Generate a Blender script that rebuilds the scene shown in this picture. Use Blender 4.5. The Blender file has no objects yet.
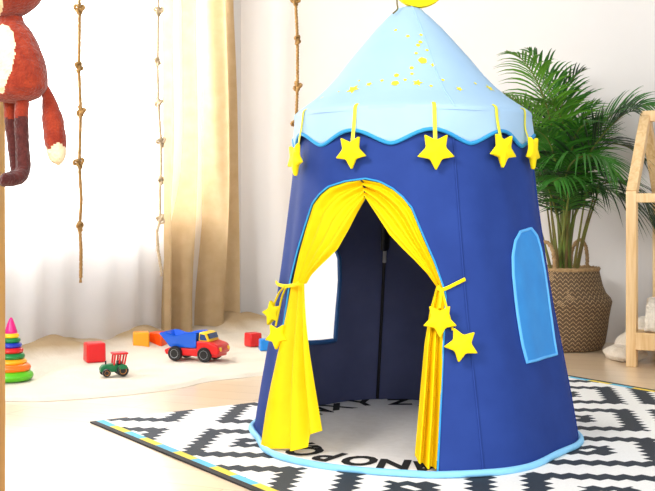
import bpy, bmesh, math, random
from mathutils import Vector, Matrix, noise
PI = math.pi
C = bpy.context.scene.collection
random.seed(7)

# ---------------------------------------------------------------- camera
F, CXP, HOR, CAMH = 1100.0, 327.5, 206.0, 0.70
cam_d = bpy.data.cameras.new('camera'); cam = bpy.data.objects.new('camera', cam_d); C.objects.link(cam)
cam.location = (0, 0, CAMH); cam.rotation_euler = (PI/2, 0, 0)
cam_d.sensor_width = 36; cam_d.lens = 36*F/655; cam_d.shift_y = -(245.5-HOR)/655
cam_d.clip_start = .05
bpy.context.scene.camera = cam

def P(x, y, Y): return Vector(((x-CXP)/F*Y, Y, CAMH+(HOR-y)/F*Y))
def G(x, y, z=0.0):
    Y = (CAMH-z)*F/(y-HOR); return Vector(((x-CXP)/F*Y, Y, z))
def lerp(a, b, t): return a+(b-a)*t
def interp(pts, x):
    if x <= pts[0][0]: return pts[0][1]
    for (x0, y0), (x1, y1) in zip(pts, pts[1:]):
        if x <= x1: return lerp(y0, y1, (x-x0)/max(1e-9, x1-x0))
    return pts[-1][1]
def smooth(t): t = max(0, min(1, t)); return t*t*(3-2*t)
def catmull(pts, n):
    pts = [Vector(p) for p in pts]; out = []
    ext = [pts[0]*2-pts[1]]+pts+[pts[-1]*2-pts[-2]]
    for i in range(len(pts)-1):
        a, b, c, d = ext[i:i+4]
        for k in range(n):
            t = k/n
            out.append(.5*((2*b)+(c-a)*t+(2*a-5*b+4*c-d)*t*t+(3*b-a-3*c+d)*t**3))
    out.append(pts[-1]); return out

# ---------------------------------------------------------------- materials
def lin(c):
    return tuple(((v/255)/12.92 if v/255 <= .04045 else ((v/255+.055)/1.055)**2.4) for v in c)
class X:                                    # tiny expression builder for math nodes
    def __init__(s, nt, sock): s.nt, s.s = nt, sock
    def op(s, o, *a):
        n = s.nt.nodes.new('ShaderNodeMath'); n.operation = o
        for i, v in enumerate((s,)+a):
            if isinstance(v, X): s.nt.links.new(v.s, n.inputs[i])
            else: n.inputs[i].default_value = v
        return X(s.nt, n.outputs[0])
    def __add__(s, b): return s.op('ADD', b)
    def __sub__(s, b): return s.op('SUBTRACT', b)
    def __mul__(s, b): return s.op('MULTIPLY', b)
    def __truediv__(s, b): return s.op('DIVIDE', b)
    def abs(s): return s.op('ABSOLUTE')
    def lt(s, b): return s.op('LESS_THAN', b)
    def gt(s, b): return s.op('GREATER_THAN', b)
    def mx(s, b): return s.op('MAXIMUM', b)
    def mn(s, b): return s.op('MINIMUM', b)
    def tri(s, amp): return (s.op('PINGPONG', .5)*(4*amp))-amp
    def sin(s): return s.op('SINE')
    def fr(s): return s.op('FRACT')
    def rnd(s): return s.op('ROUND')
def base_mat(name):
    m = bpy.data.materials.new(name); m.use_nodes = True
    nt = m.node_tree; b = nt.nodes['Principled BSDF']; return m, nt, b
def coords(nt):
    t = nt.nodes.new('ShaderNodeTexCoord'); s = nt.nodes.new('ShaderNodeSeparateXYZ')
    nt.links.new(t.outputs['Object'], s.inputs[0])
    return t, X(nt, s.outputs[0]), X(nt, s.outputs[1]), X(nt, s.outputs[2])
def mixc(nt, fac, a, b):
    n = nt.nodes.new('ShaderNodeMix'); n.data_type = 'RGBA'
    for sock, v in ((n.inputs[0], fac), (n.inputs[6], a), (n.inputs[7], b)):
        if isinstance(v, X): nt.links.new(v.s, sock)
        elif hasattr(v, 'is_output'): nt.links.new(v, sock)
        elif isinstance(v, (int, float)): sock.default_value = v
        else: sock.default_value = (*v, 1)
    return n.outputs[2]
def nz(nt, tc, scale, detail=3, rough=.55):
    n = nt.nodes.new('ShaderNodeTexNoise'); n.inputs['Scale'].default_value = scale
    n.inputs['Detail'].default_value = detail; n.inputs['Roughness'].default_value = rough
    nt.links.new(tc.outputs['Object'], n.inputs['Vector']); return X(nt, n.outputs[0])
def bump(nt, b, h, strength, dist):
    n = nt.nodes.new('ShaderNodeBump'); n.inputs['Strength'].default_value = strength
    n.inputs['Distance'].default_value = dist
    nt.links.new(h.s, n.inputs['Height']); nt.links.new(n.outputs[0], b.inputs['Normal'])
def mat(name, col, rough=.6, col2=None, scale=20, bmp=0, bscale=200, bdist=.002, spec=.4, trans=0, transp=0, sheen=0):
    m, nt, b = base_mat(name)
    c = lin(col); c2 = lin(col2) if col2 else tuple(v*.9 for v in c)
    tc, x, y, z = coords(nt)
    k = nz(nt, tc, scale)
    k = ((k-.3)*2.2).op('MINIMUM', 1).op('MAXIMUM', 0)
    co = mixc(nt, k, c, c2)
    nt.links.new(co, b.inputs['Base Color'])
    b.inputs['Roughness'].default_value = rough; b.inputs['Specular IOR Level'].default_value = spec
    if sheen: b.inputs['Sheen Weight'].default_value = sheen
    if bmp: bump(nt, b, nz(nt, tc, bscale, 2), bmp, bdist)
    out = nt.nodes['Material Output']; sh = b.outputs[0]
    if trans:
        t = nt.nodes.new('ShaderNodeBsdfTranslucent'); nt.links.new(co, t.inputs[0])
        mx = nt.nodes.new('ShaderNodeMixShader'); mx.inputs[0].default_value = trans
        nt.links.new(sh, mx.inputs[1]); nt.links.new(t.outputs[0], mx.inputs[2]); sh = mx.outputs[0]
    if transp:
        t = nt.nodes.new('ShaderNodeBsdfTransparent')
        mx = nt.nodes.new('ShaderNodeMixShader'); mx.inputs[0].default_value = transp
        nt.links.new(sh, mx.inputs[1]); nt.links.new(t.outputs[0], mx.inputs[2]); sh = mx.outputs[0]
    nt.links.new(sh, out.inputs[0])
    return m
def wood_mat(name, c1, c2, axis=2, scale=14, rough=.5):
    m, nt, b = base_mat(name); tc, x, y, z = coords(nt)
    mp = nt.nodes.new('ShaderNodeMapping'); s = [scale*3]*3; s[axis] = scale*.22; mp.inputs['Scale'].default_value = s
    nt.links.new(tc.outputs['Object'], mp.inputs[0])
    n = nt.nodes.new('ShaderNodeTexNoise'); n.inputs['Scale'].default_value = 1.0; n.inputs['Detail'].default_value = 5
    n.inputs['Distortion'].default_value = 1.2
    nt.links.new(mp.outputs[0], n.inputs['Vector'])
    k = ((X(nt, n.outputs[0])-.35)*3).op('MINIMUM', 1).op('MAXIMUM', 0)
    nt.links.new(mixc(nt, k, lin(c1), lin(c2)), b.inputs['Base Color'])
    b.inputs['Roughness'].default_value = rough
    bump(nt, b, k, .15, .001)
    return m

M = {}
M['wall'] = mat('wall_paint', (216, 213, 210), .85, (213, 210, 207), 3, .06, 300, .001)
M['white_trim'] = mat('white_trim_paint', (240, 240, 240), .5)
M['navy'] = mat('navy_fabric', (42, 66, 136), .7, (37, 59, 126), 9, .12, 500, .0008, .08)
M['lining'] = mat('dark_navy_lining', (76, 82, 118), .8, (69, 75, 110), 9, .12, 500, .0008, .2)
M['sky'] = mat('light_blue_fabric', (174, 208, 238), .7, (168, 204, 236), 8, .1, 500, .0008, .2, trans=.15)
M['trimblue'] = mat('bright_blue_binding', (42, 150, 214), .6, None, 30, .1, 500)
M['basetrim'] = mat('pale_blue_binding', (136, 202, 240), .6, (128, 194, 236), 30, .15, 400)
M['yellow'] = mat('yellow_curtain_fabric', (255, 222, 8), .65, (252, 213, 4), 12, .1, 500, .0008, .2, trans=.18)
M['star'] = mat('yellow_felt', (252, 226, 20), .75, (246, 216, 10), 30, .25, 350, .0015, .2)
M['ribbon'] = mat('yellow_green_ribbon', (226, 220, 60), .6)
M['print'] = mat('yellow_print', (238, 226, 60), .7)
M['mesh'] = mat('blue_window_mesh', (50, 140, 212), .6, (42, 128, 202), 14, .15, 700, .0008)
M['meshtrim'] = mat('blue_window_binding', (92, 176, 238), .6)
M['sheerwin'] = mat('white_window_gauze', (250, 252, 255), .7, (246, 250, 255), 10, 0, trans=.75, transp=.3)
M['winborder'] = mat('dark_blue_binding', (38, 84, 140), .6)
M['black'] = mat('black_plastic', (22, 22, 26), .45)
M['metal'] = mat('grey_metal', (170, 170, 175), .3)
M['mat'] = mat('cream_mat_fabric', (244, 240, 236), .9, (236, 231, 226), 40, .35, 260, .002, .1)
M['ink'] = mat('black_lettering', (28, 26, 26), .9)
M['drape'] = mat('beige_drape_fabric', (204, 180, 142), .8, (192, 166, 126), 14, .12, 400, .001, .2, trans=.5)
M['sheer'] = mat('sheer_white_curtain_fabric', (246, 245, 245), .8, (240, 240, 240), 6, 0, trans=.62, transp=.08)
M['cloth'] = mat('beige_blanket_fabric', (226, 212, 188), .95, (216, 200, 174), 7, .5, 120, .004, .1)
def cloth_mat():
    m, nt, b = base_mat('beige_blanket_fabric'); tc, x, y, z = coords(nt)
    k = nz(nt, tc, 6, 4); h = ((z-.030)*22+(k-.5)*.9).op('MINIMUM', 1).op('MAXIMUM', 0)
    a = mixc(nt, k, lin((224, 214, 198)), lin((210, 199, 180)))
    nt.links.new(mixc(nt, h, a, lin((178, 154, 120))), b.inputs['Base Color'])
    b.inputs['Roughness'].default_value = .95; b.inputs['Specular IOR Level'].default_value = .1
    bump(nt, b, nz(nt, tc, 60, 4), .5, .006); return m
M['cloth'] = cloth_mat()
M['rope'] = mat('jute_rope', (176, 138, 86), .9, (130, 96, 54), 60, .5, 300, .002, .1)
M['rope_glare'] = mat('glare_jute_rope', (206, 186, 156), .9, (176, 152, 118), 60, .5, 300, .002, .1)  # same jute, with the glare on it put into a paler colour
M['fox_red'] = mat('russet_felt', (150, 54, 30), .95, (120, 36, 22), 55, .8, 180, .005, .1, sheen=.3)
M['fox_brown'] = mat('dark_brown_felt', (88, 40, 36), .95, (62, 26, 26), 55, .8, 180, .005, .1, sheen=.3)
M['fox_cream'] = mat('cream_felt', (236, 218, 184), .95, (220, 198, 158), 45, .8, 180, .005, .1, sheen=.3)
M['pine'] = wood_mat('pale_pine_wood', (232, 200, 150), (214, 174, 118))
M['pine_x'] = wood_mat('pale_pine_rail_wood', (232, 200, 150), (214, 174, 118), 0)
M['post'] = wood_mat('golden_pine_wood', (206, 156, 76), (184, 132, 56))
M['fluffy'] = mat('cream_fleece', (228, 218, 202), .95, (208, 196, 176), 26, .8, 70, .012, .1, sheen=.3)
M['mattress'] = mat('white_cotton', (232, 228, 222), .9, None, 10, .3, 200)
M['leaf'] = mat('palm_leaf', (58, 124, 34), .42, (34, 88, 24), 9, spec=.5, trans=.22)
M['leaf_light'] = mat('young_palm_leaf', (94, 150, 40), .42, (66, 124, 30), 9, spec=.5, trans=.3)
M['leaf_dark'] = mat('dark_palm_leaf', (26, 66, 26), .4, (18, 50, 18), 9, spec=.5, trans=.12)
M['stem'] = mat('palm_cane', (104, 132, 50), .6, (96, 74, 40), 14)
M['cane'] = mat('brown_palm_cane', (98, 72, 40), .7, (112, 124, 48), 9)
M['soil'] = mat('dark_soil', (52, 38, 28), 1, (30, 22, 16), 60, .8, 90, .01)
def plastic(n, c): return mat(n, c, .32, tuple(max(0, v-6) for v in c), 6, spec=.5)
for n, c in dict(red=(214, 26, 28), orange=(252, 162, 14), redorange=(246, 84, 14), blue=(18, 96, 214), cyan=(30, 140, 226), yel=(248, 200, 16),
                 green=(16, 128, 58), lime=(96, 196, 30), magenta=(222, 18, 124), navyb=(28, 52, 178), tyre=(24, 24, 26), hubgrey=(150, 154, 158),
                 tgreen=(8, 110, 62), glass=(30, 66, 120), darkgrey=(48, 48, 52), ringor=(252, 116, 18), ringyel=(250, 170, 20)).items():
    M['p_'+n] = plastic('toy_plastic_'+n, c)

# rug
def rug_material():
    m, nt, b = base_mat('black_white_flatweave'); tc, x, y, z = coords(nt)
    a = math.radians(-7-34.4); ca, sa = math.cos(a), math.sin(a)
    p = x*ca+y*sa-1.1927; q = y*ca-x*sa+3.428
    q = q+.054-p*.022
    p2 = p+(q/.046).tri(.012); q2 = q+(p/.046).tri(.010)
    def cell(v, c, per):
        w = (v-c)/per; return ((w-w.rnd())*per).abs()
    dp = cell(p2, -.125, .482)/((((p+.12)*.13).mn(.085))+1.065); dq = cell(q2, 3.245, .47)
    mm = dp.mx(dq)
    fr = mm.gt(.128)*mm.lt(.185); core = mm.lt(.058)*mm.gt(.016)
    blk = fr.mx(core)
    k = nz(nt, tc, 150, 2)
    white = mixc(nt, k, lin((226, 224, 218)), lin((244, 243, 238)))
    dark = mixc(nt, k, lin((28, 37, 47)), lin((40, 50, 60)))
    c = mixc(nt, blk, white, dark)
    e = x.mn((x*-1)+2.0)
    dash = (y/.22).fr().gt(.5)
    dc = mixc(nt, dash, lin((232, 206, 70)), lin((96, 186, 216)))
    c = mixc(nt, e.lt(.046), c, dc)
    c = mixc(nt, e.lt(.020), c, lin((26, 26, 28)))
    nt.links.new(c, b.inputs['Base Color'])
    b.inputs['Roughness'].default_value = .72; b.inputs['Specular IOR Level'].default_value = .45
    h = (y/.004*2*PI).sin()*.5+k
    bump(nt, b, h, .25, .002)
    return m
M['rug'] = rug_material()
# floor
def floor_material():
    m, nt, b = base_mat('pale_oak_planks'); tc, x, y, z = coords(nt)
    a = math.radians(-24); ca, sa = math.cos(a), math.sin(a)
    u = x*ca+y*sa; v = y*ca-x*sa
    row = (v/.14).op('FLOOR')
    uu = u/1.3+(row*.377)
    pl = uu.op('FLOOR')*7.31+row*3.17
    rnd = (pl.sin()*43758.5).fr()
    gap = ((v/.14).fr()-.5).abs().gt(.488).mx((uu.fr()-.5).abs().gt(.4985))
    mp = nt.nodes.new('ShaderNodeMapping'); mp.inputs['Rotation'].default_value = (0, 0, -a); mp.inputs['Scale'].default_value = (1.3, 26, 1)
    nt.links.new(tc.outputs['Object'], mp.inputs[0])
    n = nt.nodes.new('ShaderNodeTexNoise'); n.inputs['Scale'].default_value = 2; n.inputs['Detail'].default_value = 6; n.inputs['Distortion'].default_value = .8
    nt.links.new(mp.outputs[0], n.inputs['Vector'])
    g = X(nt, n.outputs[0])
    k = (g*.7+rnd*.35)
    c = mixc(nt, k, lin((236, 214, 184)), lin((220, 191, 152)))
    c = mixc(nt, gap*.45, c, lin((120, 86, 52)))
    nt.links.new(c, b.inputs['Base Color'])
    b.inputs['Roughness'].default_value = .34; b.inputs['Specular IOR Level'].default_value = .6
    b.inputs['Coat Weight'].default_value = .9; b.inputs['Coat Roughness'].default_value = .25; b.inputs['Coat IOR'].default_value = 1.8
    bump(nt, b, g-gap*.5, .08, .001)
    return m
M['floor'] = floor_material()
# basket weave
def basket_material():
    m, nt, b = base_mat('woven_seagrass'); tc, x, y, z = coords(nt)
    th = y.op('ARCTAN2', x)/(2*PI)
    zig = (th*44).tri(.008)
    s = ((z+zig)/.0100); f = s.fr()
    w = (th*132+(s.op('FLOOR')*.5)).fr()
    strand = ((f-.5).abs()*-2+1)*((w-.5).abs()*-1.4+1)
    k = nz(nt, tc, 40, 3)
    alt = ((s.op('FLOOR')*.5).fr().gt(.25))*(nz(nt, tc, 9, 2).gt(.34))
    c = mixc(nt, k, lin((212, 180, 134)), lin((158, 124, 84)))
    c = mixc(nt, alt*.75, c, lin((74, 52, 36)))
    c = mixc(nt, (strand*2.0).mn(1), lin((44, 30, 20)), c)
    nt.links.new(c, b.inputs['Base Color']); b.inputs['Roughness'].default_value = .8
    bump(nt, b, strand, .9, .006)
    return m
M['basket'] = basket_material()
M['basketrim'] = mat('seagrass_rim', (176, 146, 104), .85, (128, 98, 62), 60, .6, 160, .004)
def glass_mat():
    m, nt, b = base_mat('window_glass')
    t = nt.nodes.new('ShaderNodeBsdfTransparent'); g = nt.nodes.new('ShaderNodeBsdfGlossy'); g.inputs['Roughness'].default_value = .02
    mx = nt.nodes.new('ShaderNodeMixShader'); mx.inputs[0].default_value = .06
    nt.links.new(t.outputs[0], mx.inputs[1]); nt.links.new(g.outputs[0], mx.inputs[2]); nt.links.new(mx.outputs[0], nt.nodes['Material Output'].inputs[0])
    return m
M['glass'] = glass_mat()

# ---------------------------------------------------------------- mesh builder
class MB:
    def __init__(s): s.v = []; s.f = []; s.m = []; s.mi = 0
    def face(s, idx): s.f.append(tuple(idx)); s.m.append(s.mi)
    def add(s, verts, faces):
        o = len(s.v); s.v += [Vector(v) for v in verts]
        for f in faces: s.face([i+o for i in f])
    def box(s, c, size, R=None, taper=1.0):
        R = R or Matrix.Identity(3); vs = []
        for z in (-.5, .5):
            t = taper if z > 0 else 1
            for (x, y) in ((-.5, -.5), (.5, -.5), (.5, .5), (-.5, .5)):
                vs.append(Vector(c)+R@Vector((x*size[0]*t, y*size[1]*t, z*size[2])))
        s.add(vs, [(3, 2, 1, 0), (4, 5, 6, 7), (0, 1, 5, 4), (1, 2, 6, 5), (2, 3, 7, 6), (3, 0, 4, 7)])
    def prism(s, poly, a, b):           # poly list of 2D (u,w) -> a(u,w)/b(u,w) give the two caps
        n = len(poly); va = [a(*p) for p in poly]; vb = [b(*p) for p in poly]
        s.add(va+vb, [tuple(range(n-1, -1, -1)), tuple(range(n, 2*n))]+[(i, (i+1) % n, n+(i+1) % n, n+i) for i in range(n)])
    def grid(s, fn, nu, nv, closed_u=False):
        o = len(s.v)
        for j in range(nv+1):
            for i in range(nu if closed_u else nu+1): s.v.append(Vector(fn(i/nu, j/nv)))
        w = nu if closed_u else nu+1
        for j in range(nv):
            for i in range(nu):
                i2 = (i+1) % w
                s.face((o+j*w+i, o+j*w+i2, o+(j+1)*w+i2, o+(j+1)*w+i))
    def lathe(s, prof, c=(0, 0, 0), n=32, R=None, capb=True, capt=True):   # prof [(r,z)]
        R = R or Matrix.Identity(3); o = len(s.v); c = Vector(c)
        for r, z in prof:
            for i in range(n):
                a = 2*PI*i/n; s.v.append(c+R@Vector((r*math.cos(a), r*math.sin(a), z)))
        for j in range(len(prof)-1):
            for i in range(n):
                i2 = (i+1) % n; s.face((o+j*n+i, o+j*n+i2, o+(j+1)*n+i2, o+(j+1)*n+i))
        if capb: s.face([o+i for i in range(n-1, -1, -1)])
        if capt: s.face([o+(len(prof)-1)*n+i for i in range(n)])
    def tube(s, pts, r, n=8, cap=True, closed=False, lobes=0, twist=0, flat=None):
        pts = [Vector(p) for p in pts]; N = len(pts); o = len(s.v)
        up = Vector((0, 0, 1)); prev = None; dist = 0
        for i, p in enumerate(pts):
            if closed: t = pts[(i+1) % N]-pts[i-1]
            else: t = pts[min(i+1, N-1)]-pts[max(i-1, 0)]
            t = t.normalized() if t.length > 1e-9 else Vector((0, 0, 1))
            if prev is None:
                a = t.orthogonal().normalized() if flat is None else (Vector(flat)-t*Vector(flat).dot(t)).normalized()
            else:
                a = prev-t*prev.dot(t); a = a.normalized() if a.length > 1e-6 else t.orthogonal().normalized()
            prev = a; b = t.cross(a); rr = r(i/(N-1)) if callable(r) else r
            if i: dist += (pts[i]-pts[i-1]).length
            ra, rb = rr if isinstance(rr, tuple) else (rr, rr)
            for k in range(n):
                g = 2*PI*k/n; m = 1+(.32*math.cos(lobes*(g+dist*twist)) if lobes else 0)
                s.v.append(p+a*math.cos(g)*ra*m+b*math.sin(g)*rb*m)
        for i in range(N if closed else N-1):
            i2 = (i+1) % N
            for k in range(n):
                k2 = (k+1) % n; s.face((o+i*n+k, o+i*n+k2, o+i2*n+k2, o+i2*n+k))
        if cap and not closed:
            s.face([o+k for k in range(n-1, -1, -1)]); s.face([o+(N-1)*n+k for k in range(n)])
    def ball(s, c, r, n=16, m=10, R=None, fn=None):
        R = R or Matrix.Identity(3); r = r if isinstance(r, tuple) else (r, r, r); c = Vector(c); o = len(s.v)
        for j in range(m+1):
            ph = PI*j/m
            for i in range(n):
                a = 2*PI*i/n; d = Vector((math.sin(ph)*math.cos(a), math.sin(ph)*math.sin(a), math.cos(ph)))
                k = fn(d) if fn else 1
                s.v.append(c+R@Vector((d.x*r[0]*k, d.y*r[1]*k, d.z*r[2]*k)))
        for j in range(m):
            for i in range(n):
                i2 = (i+1) % n; s.face((o+j*n+i, o+(j+1)*n+i, o+(j+1)*n+i2, o+j*n+i2))
    def star(s, c, ro, ri, th, R, rot=0, rnd_=.35):  # rounded star in local xz plane, thickness along local y
        poly = []
        for k in range(10):
            a = rot+PI/2+k*PI/5; r = ro if k % 2 == 0 else ri
            poly.append(Vector((r*math.cos(a), r*math.sin(a))))
        pts = []
        for k in range(10):
            p = poly[k]; a = poly[k-1]; b = poly[(k+1) % 10]
            if k % 2 == 0:
                d = rnd_*.45
                for t in (0, .25, .5, .75, 1):
                    q0 = p.lerp(a, d); q1 = p.lerp(b, d)
                    pts.append((q0.lerp(p, t)).lerp(p.lerp(q1, t), t))
            else:
                pts += [p.lerp(a, .1), p.lerp(b, .1)]
        n = len(pts); o = len(s.v); c = Vector(c)
        layers = [(.9, -.5), (1, -.28), (1, .28), (.9, .5)]
        for sc, y in layers:
            for p in pts: s.v.append(c+R@Vector((p.x*sc, y*th, p.y*sc)))
        for j in range(3):
            for i in range(n):
                i2 = (i+1) % n; s.face((o+j*n+i, o+j*n+i2, o+(j+1)*n+i2, o+(j+1)*n+i))
        for j, y in ((0, -.62), (3, .62)):
            s.v.append(c+R@Vector((0, y*th, 0))); ci = len(s.v)-1
            for i in range(n):
                i2 = (i+1) % n
                s.face((ci, o+j*n+i2, o+j*n+i) if j == 0 else (ci, o+j*n+i, o+j*n+i2))
    def build(s, name, mats, parent=None, origin=None, sharp=40, merge=False, bevel=0, subsurf=0, solid=0):
        if not isinstance(mats, (list, tuple)): mats = [mats]
        me = bpy.data.meshes.new(name)
        o = Vector(origin) if origin is not None else (Vector(parent_world(parent)) if parent else Vector((0, 0, 0)))
        me.from_pydata([tuple(v-o) for v in s.v], [], s.f)
        for m in mats: me.materials.append(m)
        me.polygons.foreach_set('material_index', s.m)
        bm = bmesh.new(); bm.from_mesh(me)
        if merge: bmesh.ops.remove_doubles(bm, verts=bm.verts, dist=1e-5)
        bmesh.ops.recalc_face_normals(bm, faces=bm.faces)
        bm.to_mesh(me); bm.free()
        me.polygons.foreach_set('use_smooth', [True]*len(me.polygons))
        me.set_sharp_from_angle(angle=math.radians(sharp))
        ob = bpy.data.objects.new(name, me); C.objects.link(ob)
        if parent: ob.parent = parent
        elif origin is not None: ob.location = o
        if bevel:
            b = ob.modifiers.new('Bevel', 'BEVEL'); b.width = bevel; b.segments = 2; b.limit_method = 'ANGLE'; b.angle_limit = math.radians(40)
        if solid:
            b = ob.modifiers.new('Solidify', 'SOLIDIFY'); b.thickness = solid; b.offset = 0
        if subsurf:
            b = ob.modifiers.new('Subsurf', 'SUBSURF'); b.levels = subsurf; b.render_levels = subsurf
        return ob
def parent_world(p):
    v = Vector(p.location)
    return v+parent_world(p.parent) if p.parent else v
def thing(name, label, cat, loc, group=None):
    o = bpy.data.objects.new(name, None); C.objects.link(o); o.location = loc; o.empty_display_size = .05
    return tag(o, label, cat, group)
def tag(o, label, cat, group=None, kind=None):
    o['label'] = label; o['category'] = cat
    if group: o['group'] = group
    if kind: o['kind'] = kind
    return o
def struct(o, label=None, cat=None):
    o['kind'] = 'structure'
    if label: o['label'] = label
    if cat: o['category'] = cat
    return o
def rotz(a): return Matrix.Rotation(a, 3, 'Z')

# ---------------------------------------------------------------- room shell
CO = Vector((-.51, 6.47, 0))                       # corner of the room
DR = Vector((math.cos(math.radians(-23)), math.sin(math.radians(-23)), 0))   # along the right-hand wall
DL = Vector((-.53, -.848, 0))                      # along the window wall
NR = Vector((DR.y, -DR.x, 0)); NR = NR if NR.y < 0 else -NR
NL = Vector((-DL.y, DL.x, 0)); NL = NL if NL.x > 0 else -NL
UP = Vector((0, 0, 1))
def wl(t, d, z): return CO+DL*t+NL*d+UP*z
def wr(t, d, z): return CO+DR*t+NR*d+UP*z
mb = MB(); mb.add([(-4.5, -1, 0), (4, -1, 0), (4, 7.3, 0), (-4.5, 7.3, 0), (-4.5, -1, -.05), (4, -1, -.05), (4, 7.3, -.05), (-4.5, 7.3, -.05)],
                  [(0, 1, 2, 3), (7, 6, 5, 4), (0, 4, 5, 1), (1, 5, 6, 2), (2, 6, 7, 3), (3, 7, 4, 0)])
struct(mb.build('floor', M['floor']), 'pale oak plank floor running under the rug and tent', 'floor')
def wall_piece(mb, f, t0, t1, z0, z1, th=.12):
    vs = [f(t, d, z) for d in (0, -th) for (t, z) in ((t0, z0), (t1, z0), (t1, z1), (t0, z1))]
    mb.add(vs, [(0, 1, 2, 3), (7, 6, 5, 4), (0, 4, 5, 1), (1, 5, 6, 2), (2, 6, 7, 3), (3, 7, 4, 0)])
WT0, WT1, WZ0, WZ1, HC = .40, 2.55, .62, 2.35, 2.7
mb = MB(); wall_piece(mb, wr, -.12, 4.2, 0, HC)
struct(mb.build('wall_right', M['wall']), 'plain off-white wall behind the palm and tent', 'wall')
mb = MB()
wall_piece(mb, wl, 0, WT0, 0, HC); wall_piece(mb, wl, WT1, 5.2, 0, HC)
wall_piece(mb, wl, WT0, WT1, 0, WZ0); wall_piece(mb, wl, WT0, WT1, WZ1, HC)
struct(mb.build('wall_left', M['wall']), 'pale wall under and around the bright window', 'wall')
mb = MB()
def bar(t0, t1, z0, z1, d0=-.02, d1=-.08):
    vs = [wl(t, d, z) for d in (d0, d1) for (t, z) in ((t0, z0), (t1, z0), (t1, z1), (t0, z1))]
    mb.add(vs, [(0, 1, 2, 3), (7, 6, 5, 4), (0, 4, 5, 1), (1, 5, 6, 2), (2, 6, 7, 3), (3, 7, 4, 0)])
bar(WT0, WT1, WZ0, WZ0+.06); bar(WT0, WT1, WZ1-.06, WZ1); bar(WT0, WT0+.06, WZ0, WZ1); bar(WT1-.06, WT1, WZ0, WZ1)
bar(1.42, 1.48, WZ0, WZ1)
wf = mb.build('window_1', M['white_trim'], origin=wl((WT0+WT1)/2, -.05, WZ0))
struct(wf, 'bright window behind the sheer white curtain', 'window')
mb = MB(); mb.add([wl(WT0+.05, -.05, WZ0+.05), wl(WT1-.05, -.05, WZ0+.05), wl(WT1-.05, -.05, WZ1-.05), wl(WT0+.05, -.05, WZ1-.05)], [(0, 1, 2, 3)])
mb.build('window_pane', M['glass'], wf)

# sheer curtain and beige drape
mb = MB()
def sheer(u, v):
    t = .52+2.5*u; z = .03+2.42*v
    d = .11+.012*math.sin(t*30+.9*math.sin(t*7))+.016*math.sin(t*11+1)
    return wl(t, d, z)
mb.grid(sheer, 260, 6)
tag(mb.build('sheer_curtain', M['sheer'], origin=wl(1.7, .07, .03)), 'sheer white curtain hanging full height over the bright window', 'curtain')
mb = MB()
def drape(u, v):
    z = .045+2.4*v; fl = (1-smooth(v*2.2))
    bul = math.sin(min(1, max(0, (z-.2)/1.6))*PI)*.03
    t = .87+.03*fl-(.63-.02*fl+bul)*u
    amp = .030+.028*fl
    d = .14+amp*math.sin(u*3.1*2*PI+1.1*math.sin(u*5)+fl*.8)+.008*math.sin(u*31+z*2)+.05*fl*u
    return wl(t, d, z+.012*math.sin(u*14)*fl)
mb.grid(drape, 150, 40)
tag(mb.build('drape', M['drape'], origin=wl(.4, .14, .05)), 'beige floor-length drape hanging in folds in the room corner', 'curtain')

# beige blanket bunched along the walls
FE = [(-1.75, 4.0), (-1.17, 3.93), (-.96, 3.95), (-.63, 4.14), (-.467, 4.375), (-.278, 4.53), (-.12, 4.7), (.10, 5.2)]
BEp = [wl(2.75, .035, 0), wl(1.9, .035, 0), wl(1.5, .035, 0), wl(1.05, .035, 0), wl(.6, .035, 0), wl(.2, .05, 0), wr(.10, .06, 0), wr(.55, .03, 0)]
FEc = catmull([Vector((x, y, 0)) for x, y in FE], 14); BEc = catmull(BEp, 14)
NN = len(FEc)-1
def blanket(u, v):
    i = u*NN; k = min(NN-1, int(i)); f = FEc[k].lerp(FEc[k+1], i-k); b = BEc[k].lerp(BEc[k+1], i-k)
    p = f.lerp(b, v)
    n1 = noise.noise(Vector((p.x*3.2, p.y*3.2, 1.3))); n2 = noise.noise(Vector((p.x*8+4, p.y*8, 5.1)))
    wallk = smooth((v-.66)/.3)
    fold = abs(math.sin((v*3.1+u*2.1+n1*1.3)*PI))
    z = .013+.004*n2+wallk*(.035+.085*max(0, n1+.25)+.03*fold*(1-v)*2+.02*n2)
    e = smooth(v/.03)
    z = max(.006, z)*e+.0012
    return Vector((p.x+.012*n1*(1-wallk), p.y+.03*n1*(1-v), z))
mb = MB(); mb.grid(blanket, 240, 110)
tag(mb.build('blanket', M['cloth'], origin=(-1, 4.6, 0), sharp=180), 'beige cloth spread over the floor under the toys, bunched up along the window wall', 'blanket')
ZB = .016

# ---------------------------------------------------------------- rug
RZ = .005
mb = MB()
mb.add([(0, 0, 0), (2, 0, 0), (2, -3, 0), (0, -3, 0), (0, 0, RZ), (2, 0, RZ), (2, -3, RZ), (0, -3, RZ)],
       [(0, 1, 2, 3), (7, 6, 5, 4), (0, 4, 5, 1), (1, 5, 6, 2), (2, 6, 7, 3), (3, 7, 4, 0)])
rug = mb.build('area_rug', M['rug']); rug.location = (-.766, 3.548, .0); rug.rotation_euler = (0, 0, math.radians(34.4))
tag(rug, 'black and white geometric flatweave rug with blue and yellow edging under the tent', 'rug')

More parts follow.
